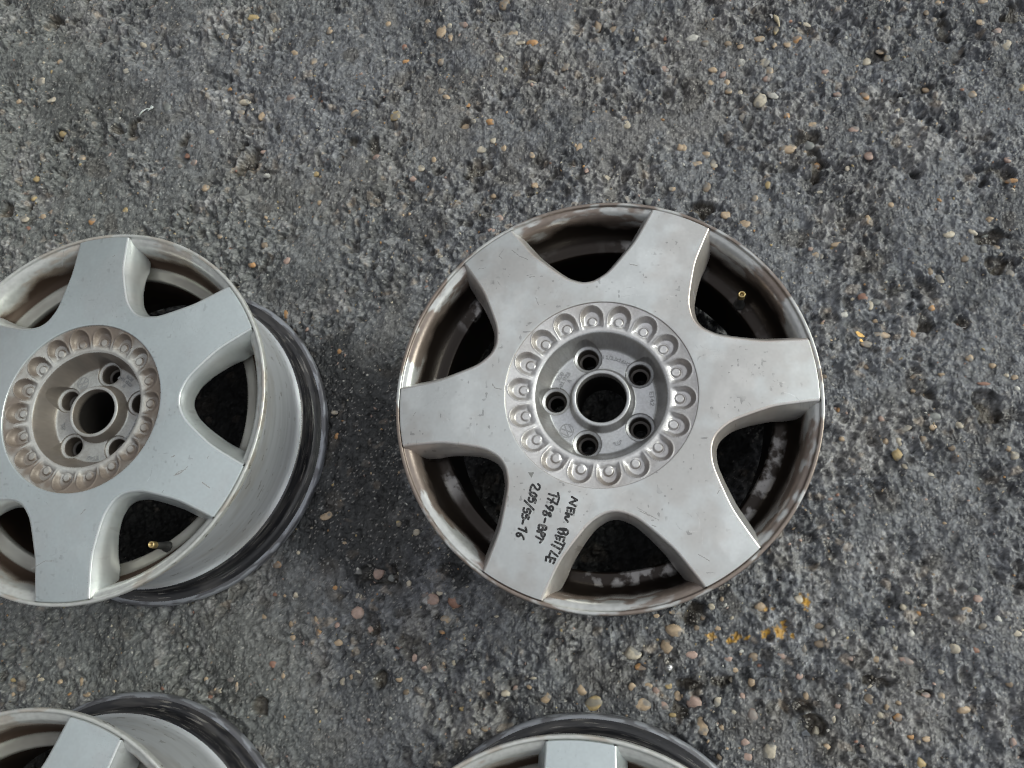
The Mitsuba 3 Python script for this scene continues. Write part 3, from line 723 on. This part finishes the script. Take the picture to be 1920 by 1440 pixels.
for kx, c in TONE.items():
    principled('pebble_' + kx, pebble_look(c), roughness=0.5, specular=0.45)
STONES = []
for i in range(10):
    m = trimesh.creation.icosphere(1, 1.0)
    v = np.array(m.vertices)
    g = np.random.default_rng(100 + i)
    for _ in range(4):                                  # a few flattened sides
        d = g.standard_normal(3) * [1, 1, 0.4]; d /= np.linalg.norm(d)
        t = v @ d
        v -= np.maximum(t - g.uniform(0.55, 0.9), 0)[:, None] * d * 0.9
    v *= (1 + 0.12 * (meshkit.noise(v * 1.7 + i * 9) - 0.5))[:, None]
    STONES.append((v, np.array(m.faces)))
stone_shapes = {}
peb = []
for row in '''-5906,9445,128,81,-8,y|-8833,10060,87,68,-8,b|-7791,9911,68,47,-8,r|-7843,9131,76,44,-35,b|-5739,8846,47,44,-8,p|-5108,8600,75,56,-28,t|-9640,8626,98,91,56,b|-10032,8310,62,69,16,t|-9391,8270,105,63,22,b
-9065,7562,75,69,-6,y|-8024,8602,55,81,-26,b|-9337,8979,70,60,16,t|-5910,7817,112,72,-17,b|-5947,7599,86,66,16,t|-6182,8088,47,43,-7,o|-5549,7505,63,103,-17,t|-5098,7762,83,74,-7,p|-6180,7651,54,47,-6,w
-6682,7672,28,30,-6,w|-8080,7756,29,28,-6,w|-7234,7854,64,85,-7,g|-6381,7296,61,49,-6,b|-6755,6937,77,81,-6,r|-6636,6779,63,61,29,p|-6856,6731,46,48,-6,p|-7159,6730,42,39,29,r|-6351,6277,67,70,-5,t
-5913,6023,72,42,-33,b|-8639,7054,73,81,-32,t|-9390,6760,74,76,-5,y|-9382,6414,64,64,29,y|-9466,6031,110,62,-14,b|-8993,6116,48,45,-5,o|-8230,5873,62,63,-5,o|-9389,5877,56,48,-5,r|-4583,6379,57,54,-6,y
-5371,6400,68,48,-16,w|-7696,6028,68,49,41,y|-4535,8959,61,78,-8,t|-5538,9165,47,62,-8,y|-9127,6043,56,65,-5,t|-6407,9144,88,80,-8,b|-4748,8396,57,86,-27,t|-4533,8285,45,42,-7,k|-5474,6876,79,46,5,p
-4506,5897,49,45,-5,t|-1689,9052,82,120,-25,k|-2699,8693,82,137,-19,t|-2559,8774,43,67,-8,b|-2540,8572,39,84,4,t|-2347,8778,89,62,-19,p|-3590,9000,56,62,29,t|-3308,8526,51,58,-8,r|-2929,8942,63,61,29,t
-1564,8506,81,66,4,t|-1468,8331,91,51,-13,b|-1272,8299,94,73,4,o|-1509,8679,56,66,-8,g|-1782,8067,83,72,41,b|-1686,7870,33,63,-7,y|-2684,8133,57,68,-7,t|-3254,8239,65,49,-7,o|-773,7828,93,75,29,t
-1296,7621,104,49,-18,b|-279,8477,73,104,-8,k|-30,8394,91,61,4,k|-2571,7482,67,52,-28,t|-2671,7604,63,71,-7,t|-2253,7336,38,50,-7,o|658,7586,78,67,-19,p|308,8137,52,55,-8,b|-4023,7350,78,84,-45,t
-1911,6966,74,61,-6,o|-2287,6971,73,59,17,t|-2153,7017,52,49,-6,b|-596,6403,57,87,-6,t|54,6867,48,47,-6,o|86,6740,63,81,17,b|-1855,6673,53,67,-6,b|-2053,6538,105,71,-27,b|-1709,6533,50,59,-6,t
-2762,6461,38,60,-6,t|-3092,6196,68,62,-5,p|-1248,5884,58,57,-5,t|-1862,5803,46,43,-5,t|-233,5893,74,59,17,b|810,6300,55,64,-6,t|686,5638,84,44,6,t|-1770,5412,64,63,-5,p|-3642,6550,70,69,-6,p
-2961,6347,68,75,-6,b|713,8136,45,54,-8,r|340,5491,73,82,-5,g|-3382,7246,94,97,29,y|-1291,6372,45,67,17,t|-504,6047,38,71,-6,p|-1871,5211,58,42,-5,p|-2290,7907,33,48,-7,g|3452,7456,70,80,-7,b
3713,7394,58,58,-7,b|2036,7958,86,64,11,t|2542,7860,72,85,-43,o|2400,7779,61,67,-8,t|2232,7810,43,60,-8,t|1754,7843,47,91,-7,t|1586,7917,56,49,-8,k|1262,7954,55,64,-41,k|1093,8075,113,70,5,w
1745,7571,80,67,5,w|2059,7516,86,74,17,b|2108,7375,66,88,-7,t|1355,7484,81,60,-7,t|1486,7408,47,70,-41,p|1526,7283,47,66,-7,t|1326,7248,52,122,34,t|2073,7261,60,59,-7,p|1946,6910,97,121,-19,b
2147,7003,87,70,-30,w|1694,7086,49,58,-7,b|1539,7133,55,59,-7,t|4321,8113,44,82,-8,k|4388,7963,40,52,-8,t|4953,7801,62,51,-8,t|5166,7654,72,79,-8,p|5234,7413,70,82,-45,b|5041,8145,68,44,-8,t
4476,8227,46,45,-8,t|5288,6714,54,69,-7,y|4680,6689,75,60,18,t|4147,6873,53,47,-43,t|3329,6820,78,57,-63,o|3722,6576,43,45,-7,b|2991,6917,64,50,-7,p|3193,6950,52,60,-7,w|2292,6639,47,51,-6,o
2624,6438,93,59,0,t|2267,6134,123,85,6,t|2525,6149,88,75,-24,g|2623,5877,51,57,-6,o|3143,6320,80,62,-6,p|3288,5919,67,81,-6,p|2989,5719,43,48,-6,b|1167,6184,66,70,-6,t|1277,6040,69,86,-6,b
1035,6022,84,49,6,t|857,6281,49,57,-6,t|1141,5637,61,87,-28,k|1935,5563,40,61,-5,y|1744,5370,46,51,-5,t|1356,5176,76,64,-5,t|1558,4999,115,66,7,t|4094,4664,81,59,13,b|4392,4677,62,40,-29,b
3148,4951,31,77,-5,t|4617,4839,47,35,-5,t|3458,5145,41,47,-5,t|2585,5408,63,29,6,b|4955,5363,78,41,-5,o|4950,5658,47,50,-6,p|1699,6692,55,71,17,k|2853,7268,53,47,-7,p|2282,8093,37,128,-20,y
2678,8131,106,45,-26,b|2737,4638,89,38,7,t|3639,7550,70,44,-7,t|4096,4662,79,54,13,b|4399,4671,59,37,-29,b|4480,4419,54,64,-4,g|4599,4423,66,38,7,k|4712,4059,58,63,-4,k|2733,4629,86,37,1,t
2434,4493,63,50,-4,t|2525,4518,40,59,-4,k|2388,4582,35,33,-4,p|2944,3853,61,76,-4,r|3076,3530,44,37,-3,t|3126,3349,114,52,-3,t|2924,3238,81,55,-9,t|3490,3357,59,55,-3,o|3913,4053,45,79,18,b
3812,4187,44,64,-4,k|4077,2992,52,60,-3,t|4209,2661,86,28,-8,r|4331,2884,46,35,-3,t|4564,2728,49,39,19,t|3761,3669,48,47,-4,o|2700,3636,63,43,18,w|3422,2778,76,35,14,k|3732,2791,42,24,-3,t
3853,2161,51,40,-48,b|3549,2143,50,48,-2,t|3253,2144,71,35,19,b|3001,1991,43,44,-24,t|2466,2435,37,40,-2,p|2977,2270,36,32,-2,p|3108,1813,65,97,19,y|3158,1671,45,34,-24,b|3142,1977,42,57,-2,b
3713,1877,41,34,-2,k|4333,1853,32,36,-2,t|4384,1774,60,55,-2,b|3447,1565,46,42,-2,b|3410,1995,52,51,-2,k|4466,2756,36,29,-3,b|4560,2584,35,35,-3,w|3150,4961,34,80,-5,y|4624,4849,43,37,-5,t
2497,2038,37,35,-2,t|2378,2833,44,30,-3,k|3395,2607,34,26,-3,t|2883,2941,39,34,-3,k|4224,4310,54,58,-4,k|3097,3792,66,50,-4,g|3027,3759,44,75,-4,b|2494,3082,44,39,-3,k|3596,2285,93,58,-2,g
1804,154,56,53,0,b|1364,75,69,65,0,t|370,-194,119,91,-20,t|263,-372,80,93,10,t|-140,-450,116,83,-9,b|-32,-609,104,49,8,o|367,4,67,30,0,t|701,-39,42,48,0,k|158,-40,43,30,0,t
615,-170,34,33,0,k|861,-169,46,33,0,t|937,147,30,36,0,t|806,68,42,38,0,b|542,-1002,90,89,10,p|602,-1246,88,105,1,t|-55,-1012,114,85,1,t|-156,-830,49,52,1,t|27,-811,54,29,1,t
803,-975,43,67,-19,b|1083,-926,35,45,1,p|1176,-1113,66,80,29,r|1212,-773,52,57,1,t|1017,-632,46,33,-19,t|985,-747,33,36,1,b|1084,-1396,63,52,1,p|1341,-1502,90,115,-29,b|1083,-1547,68,45,1,p
286,-1130,50,28,1,y|1240,-493,59,52,0,k|1557,-467,58,44,0,p|1313,-595,33,32,1,r|1732,-693,44,40,1,p|1109,-425,35,37,0,w|1854,-1275,43,68,-19,y|1808,-397,37,57,0,k|2008,-350,79,49,-10,k
2007,-143,58,41,0,k|3416,-386,66,62,0,b|3621,-400,38,36,0,r|2903,-513,85,47,-21,p|3745,-161,57,50,-22,t|3902,-67,41,36,0,w|4072,-216,59,43,0,b|2986,-225,42,39,0,w|3589,35,61,35,0,t
3699,248,53,47,0,g|3718,156,57,44,0,p|3102,4,28,35,0,o|2934,59,34,37,0,b|2990,221,44,24,-11,b|2313,-484,43,41,0,p|2570,-504,45,34,0,t|2149,-223,37,52,0,w|2806,-375,28,34,0,b
2733,-1102,53,52,1,o|2542,-1084,35,35,1,b|2629,-1004,31,33,1,t|2333,-1445,46,38,1,b|2842,-1292,46,39,-19,o|3000,-1318,56,37,1,t|3864,-1336,47,51,1,p|2913,-1563,64,63,2,y|3071,-889,57,46,1,p
3224,-882,46,44,1,t|3419,-1018,86,43,1,t|3260,-631,41,28,1,b|2767,-959,37,33,1,t|1781,-893,32,56,1,t|2047,-1141,27,55,1,b|2461,-937,61,66,1,k|2108,-998,36,31,1,p|1939,-1423,42,30,1,t
3910,-743,43,44,1,k|785,-1548,40,46,1,k|956,-507,45,37,0,p|541,-464,78,56,0,p|2687,-198,45,57,0,g|-4037,1222,93,56,18,t|-3074,1114,47,50,-1,y|-3318,510,74,108,-19,p|-2626,166,125,80,-9,p
-2301,143,94,94,0,r|-2498,244,45,42,0,b|-4680,603,77,59,-1,o|-4393,221,48,37,0,b|-3572,11,88,92,29,p|-3571,203,52,54,0,b|-4058,-247,47,54,0,o|-4424,-304,50,45,0,t|-4263,-366,35,31,0,p
-4637,-627,50,49,-26,r|-4497,-757,39,44,1,t|-3703,-819,57,51,1,b|-3586,-768,42,38,1,t|-3402,-211,48,56,-36,p|-3793,-357,61,50,0,t|-3831,-157,37,36,0,p|-2418,-77,70,60,0,t|-2462,-219,49,39,0,o
-2325,-595,34,45,-18,b|-3021,-418,36,33,0,r|-2982,-782,47,32,1,t|-2683,-641,35,34,1,p|-2803,-546,41,59,0,p|-3785,869,44,24,-1,t|-3981,2295,34,45,-2,o|-4697,229,38,26,0,r|-3178,417,49,63,0,g
-4426,-136,27,36,0,t|-4112,-79,27,47,0,t|-4810,-57,44,37,0,t|-2823,992,49,49,-1,b|-2910,381,36,62,0,b|-4393,753,31,29,-1,b|-3874,307,37,25,0,o|-2894,-929,41,32,1,k|-756,-869,97,62,-28,t
-623,-1020,123,88,19,y|-1171,-970,78,56,29,t|-1652,-917,61,48,1,b|-1897,-1315,51,34,1,t|-2088,-1353,36,34,1,t|-157,-827,44,50,19,t|32,-811,49,34,1,t|-58,-1011,98,75,1,t|118,-866,40,38,1,p
190,-1024,68,47,-18,p|362,-938,48,63,1,t|-1872,-929,28,40,29,t|-2183,-1107,48,26,1,y|-1845,-759,36,31,1,b|-1940,-799,30,25,1,t|-1543,-880,35,61,-18,p|-1374,-835,37,48,1,t|263,-813,44,38,1,y
778,-1565,34,32,1,b|827,-1250,30,31,1,t|968,-1085,33,26,1,b|-5479,4949,65,50,-4,o|-4912,4968,80,65,40,p|-4883,4131,40,82,12,o|-5291,5234,55,56,-4,k|-6024,5439,45,46,-5,t|-4016,3504,40,41,-3,o
-4039,2636,54,39,-2,b|-7847,-842,53,25,1,b|-7157,-1015,62,34,1,t|-7436,-1022,42,25,1,o|-7588,-875,47,45,1,t|-7276,-862,25,55,9,t|-5462,-1030,31,31,1,r|-5183,-810,54,34,1,p|-6091,-925,30,24,1,r
-5528,-809,28,31,1,t|-5305,-948,29,31,1,b|-5086,-903,27,68,1,t|-8239,-856,48,27,1,y|-8225,-1031,30,25,1,t|-6979,-841,31,36,1,g'''.replace('\n', '|').split('|'):
    a = row.split(',')
    peb.append(([float(x) * 1e-4 for x in a[:4]], float(a[4]), a[5]))
peb.sort(key=lambda q: -q[0][2] * q[0][3])
rest = peb[290:]
for i, ((x, y, l1, l2), ang_, tone) in enumerate(peb[:290]):
    si = i % len(STONES)
    key = (si, tone)
    if key not in stone_shapes:
        v, f = STONES[si]
        stone_shapes[key] = shape(v, f, 'pebble_' + tone, vnormals(v, f))
    w = min(l1, l2)
    hz = w * random.uniform(0.38, 0.62)
    z = float(ground_h(x, y)) - hz * random.uniform(0.15, 0.55)
    ring_h = np.mean([ground_h(x + l1 * math.cos(q), y + l2 * math.sin(q)) for q in np.linspace(0, 6.28, 8)])
    z = max(z, float(ring_h) - hz * 0.45)
    m = T().translate([x, y, z]).rotate([0, 0, 1], ang_).rotate([1, 0, 0], random.uniform(-12, 12)).rotate([0, 1, 0], random.uniform(-12, 12)).scale([l1 * 1.04, l2 * 1.04, hz])
    add('ground__pebble', stone_shapes[key], m)

# gravel too small to pick apart, one mesh
sv0, sf0 = np.array(trimesh.creation.icosphere(1, 1.0).vertices), np.array(trimesh.creation.icosphere(1, 1.0).faces)
ico = trimesh.creation.icosahedron(); iv, if_ = np.array(ico.vertices), np.array(ico.faces)
iv = iv / np.linalg.norm(iv, axis=1, keepdims=True)
gv_, gf_, gc_, at = [], [], [], 0
g = np.random.default_rng(55)


def small(x, y, a, b, hz, ang_, c, sink, big=False):
    global at
    v0, f0 = (sv0, sf0) if big else (iv, if_)
    v = v0 * (1 + 0.22 * g.standard_normal((len(v0), 1)) * (0.6 if big else 1)) * [a, b, hz]
    ca, sa = math.cos(ang_), math.sin(ang_)
    v = np.stack([v[:, 0] * ca - v[:, 1] * sa + x, v[:, 0] * sa + v[:, 1] * ca + y, v[:, 2] + float(ground_h(x, y)) - sink], 1)
    gv_.append(v); gf_.append(f0 + at); at += len(v)
    gc_.append(np.clip(np.asarray(c) * g.uniform(0.75, 1.15) * (1 + 0.12 * g.standard_normal((len(v), 1))), 0.01, 0.8))


for (x, y, l1, l2), ang_, tone in rest:
    small(x, y, l1, l2, min(l1, l2) * 0.6, math.radians(ang_), TONE[tone], min(l1, l2) * 0.2, True)
tones, pw = list(TONE), [0.22, 0.08, 0.12, 0.20, 0.13, 0.06, 0.05, 0.08, 0.06]
for _ in range(6000):
    x, y = g.uniform(X0 + 0.02, X1 - 0.02), g.uniform(Y0 + 0.02, Y1 - 0.02)
    if min(math.hypot(x - q, y - w) for q, w in UNDER) < 0.19:
        continue
    a = 0.0008 + 0.0011 * g.random() ** 2 + (0.0012 if g.random() < 0.17 else 0)
    if g.random() > 0.55 + 0.45 * float(map_coordinates(rough, [[(y - Y0) / STEP], [(x - X0) / STEP]], order=1)[0]):
        continue
    c = TONE[tones[g.choice(9, p=pw)]]
    small(x, y, a * g.uniform(0.9, 1.5), a * g.uniform(0.7, 1.0), a * 0.75, g.uniform(0, 6.3), c, a * g.uniform(0.1, 0.5))
for x, y, a, b in PITS:                                    # loose grit lying in the pits
    if g.random() < 0.75 or a > 0.012:
        for _ in range(int(4 + 22 * g.random() * a / 0.014)):
            q, w = g.uniform(0, 6.3), g.random() ** 0.5 * 0.62
            s_ = 0.0006 + 0.0013 * g.random() ** 2.5
            small(x + a * w * math.cos(q), y + b * w * math.sin(q), s_ * 1.2, s_, s_ * 0.9, g.uniform(0, 6.3), (0.16, 0.15, 0.135) if g.random() < 0.7 else (0.30, 0.28, 0.25), -s_ * 0.3)
scene['gravel'] = {'type': 'principled', 'base_color': {'type': 'mesh_attribute', 'name': 'vertex_color'}, 'roughness': 0.55, 'specular': 0.4}
v, f = np.vstack(gv_), np.vstack(gf_)
scene['ground__gravel'] = shape(v, f, 'gravel', vnormals(v, f), None, np.vstack(gc_))
labels['ground__gravel'] = {'label': 'fine pale grit and small stones bedded in the concrete', 'kind': 'stuff'}

# ------------------------------------------------------------------ small litter lying on the concrete
principled('flake_yellow', lambda p, n, uv: mix((0.80, 0.55, 0.22), (0.72, 0.42, 0.12), fbm(p.x * 300, p.y * 300, 0.0, 2)), roughness=0.55)
principled('foil', (0.62, 0.66, 0.64), metallic=0.5, roughness=0.35)
principled('steel', (0.55, 0.55, 0.54), metallic=0.95, roughness=0.22)
principled('chip_plastic', lambda p, n, uv: mix((0.055, 0.06, 0.072), (0.075, 0.08, 0.09), noise(p.x * 900, p.y * 900)), roughness=0.45)
principled('husk_skin', lambda p, n, uv: mix((0.34, 0.27, 0.16), (0.45, 0.40, 0.30), fbm(p.x * 500, p.y * 500, 0.0, 2)), roughness=0.7)
principled('white_scrap', (0.58, 0.56, 0.52), roughness=0.7)


def slab(outline, thick, bend=0.0, sub=0.0012):
    """A thin chipped piece: outline (m), THICK thick, slightly bent."""
    pg = Polygon(outline).buffer(-0.0003).buffer(0.0003)
    m = trimesh.creation.extrude_polygon(pg, thick, engine='earcut').subdivide_to_size(sub)
    v = np.array(m.vertices)
    v[:, 2] += bend * (v[:, 0] ** 2) + 0.0004 * (meshkit.noise(np.c_[v[:, :2] * 400, v[:, :1] * 0]) - 0.5)
    return v, np.array(m.faces)


def _tube(p, rad, sides):
    t = np.gradient(p, axis=0); t /= np.linalg.norm(t, axis=1, keepdims=True)
    a = np.cross(t, [0.03, 0.05, 1.0]); a /= np.linalg.norm(a, axis=1, keepdims=True)
    b = np.cross(t, a)
    q = np.linspace(0, 2 * np.pi, sides, endpoint=False)
    rad = np.broadcast_to(rad, (len(p),))[:, None, None]
    v = (p[:, None] + rad * (np.cos(q)[None, :, None] * a[:, None] + np.sin(q)[None, :, None] * b[:, None])).reshape(-1, 3)
    f = grid_faces(len(p), sides, True)
    v = np.vstack([v, p[:1], p[-1:]])
    n0, i = len(v) - 2, np.arange(sides)
    f = np.vstack([f, np.stack([np.full(sides, n0), (i + 1) % sides, i], 1), np.stack([np.full(sides, n0 + 1), len(p) * sides - sides + i, len(p) * sides - sides + (i + 1) % sides], 1)])
    return v, f


def litter(key, parts, x, y, z, rot, label, cat):
    labels[key] = {'label': label, 'category': cat}
    m = T().translate([x, y, float(ground_h(x, y)) + z]).rotate([0, 0, 1], rot)
    for name, (v, f), mat, tilt in parts:
        k = key if name is None else key + '__' + name
        scene[k] = {**shape(v, f, mat, None), 'to_world': m @ T().rotate([1, 0, 0], tilt)}


yo = np.array([(-9, 5), (-5, 7), (-1, 4), (4, 2), (9, -3), (8, -5), (2, -5), (-3, -4), (-7, 1)]) * 6.2e-4
litter('yellow_flake', [(None, slab(yo, 0.0012, 8), 'flake_yellow', 12)], 0.2855, 0.336, 0.0016, -8, 'bright yellow flake lying right of the handwritten wheel', 'flake')
y2 = np.array([(-2, 3), (2, 3), (3, -1), (5, -3), (0, -4), (-3, -1)]) * 6.2e-4
litter('cream_flake', [(None, slab(y2, 0.0010), 'flake_yellow', -8)], 0.2862, 0.3285, 0.0012, 0, 'tiny cream crumb just below the bright yellow flake', 'flake')
tt = np.linspace(0, 1, 14)
scr = np.c_[tt * 0.0145 - 0.007, 0.0006 * np.sin(tt * 2), 0.0008 + 0 * tt]
head = _tube(np.array([(-0.0086, 0, 0.0008), (-0.0080, 0, 0.0008), (-0.0072, 0, 0.0008)]), [0.0015, 0.0018, 0.0010], 10)
thread = []
for q in np.linspace(-0.005, 0.006, 12):
    thread.append(_tube(np.array([(q - 0.0003, 0.0003, 0.0008), (q, 0.0003, 0.0008), (q + 0.0003, 0.0003, 0.0008)]), [0.0006, 0.0010, 0.0006], 8))
litter('metal_screw', [('shank', _tube(scr, np.r_[[0.0008] * 12, 0.0005, 0.0002], 8), 'steel', 0), ('head', head, 'steel', 0), ('thread', join(thread), 'steel', 0)], 0.4115, 0.3395, 0.0012, 5, 'small shiny screw lying in a dark pit at the right', 'screw')
u = np.linspace(0, 1, 40)
w1 = np.c_[-0.013 + 0.011 * u, -0.010 + 0.0105 * u, 0.001 + 0.0015 * np.sin(u * 3.1)]
w2 = np.c_[-0.002 + 0.0085 * u, 0.0005 + 0.0030 * u - 0.004 * np.sin(u * 3.14) * 0.6, 0.0018 + 0.001 * np.sin(u * 6)]
w3 = np.c_[0.0065 + 0.0042 * np.sin(u * 4.2) - 0.0005, 0.0035 - 0.0085 * u + 0.001, 0.002 + 0.001 * np.sin(u * 3)]
wp = np.vstack([w1, w2[1:], w3[1:]])
wv, wf = _tube(wp, np.interp(np.linspace(0, 1, len(wp)), [0, 0.1, 0.35, 0.5, 0.7, 0.85, 1], [0.0006, 0.0011, 0.0009, 0.0005, 0.0014, 0.0015, 0.0007]), 8)
litter('foil_twist', [(None, (wv, wf), 'foil', 0)], -0.757, 0.784, 0.0006, 0, 'pale twisted strip of foil on the concrete above the left wheel', 'foil')
ch = np.array([(-4, -6), (5, -7), (10, -1), (3, 9), (-6, 4)]) * 6e-4
litter('plastic_chip', [(None, slab(ch, 0.0011), 'chip_plastic', 6)], 0.1725, -0.130, 0.0022, 0, 'dark grey angular plastic chip in a pit near the bottom right', 'chip')
bs = trimesh.creation.icosphere(3, 0.0052)
litter('steel_ball', [(None, (np.array(bs.vertices), np.array(bs.faces)), 'steel', 0)], 0.0275, -0.0610, 0.0022, 0, 'shiny dark steel ball stuck in a pit below the handwritten wheel', 'ball')
scene['steel_ball'] = {**shape(np.array(bs.vertices), np.array(bs.faces), 'steel', np.array(bs.vertices) / 0.0052), 'to_world': scene['steel_ball']['to_world']}
hk = np.c_[0.002 * np.sin(u * 2.2) + 0.004 * u, -0.022 * u + 0.008, 0.0012 + 0.0012 * np.sin(u * 3)]
litter('dry_husk', [(None, _tube(hk, np.interp(u, [0, 0.1, 0.35, 0.6, 1], [0.0008, 0.0018, 0.0034, 0.0020, 0.0010]), 10), 'husk_skin', 0)], 0.2265, 0.824, 0.0012, 0, 'tan dry husk with a pale tip near the top edge', 'husk')
ws = np.array([(-4, 5), (1, 7), (4, 2), (2, -4), (-2, -5), (-1, 0)]) * 6e-4
litter('paper_scrap', [(None, slab(ws, 0.0007, 20), 'white_scrap', 14)], 0.2245, 0.836, 0.0028, 10, 'tiny white scrap at the top of the dry husk', 'scrap')
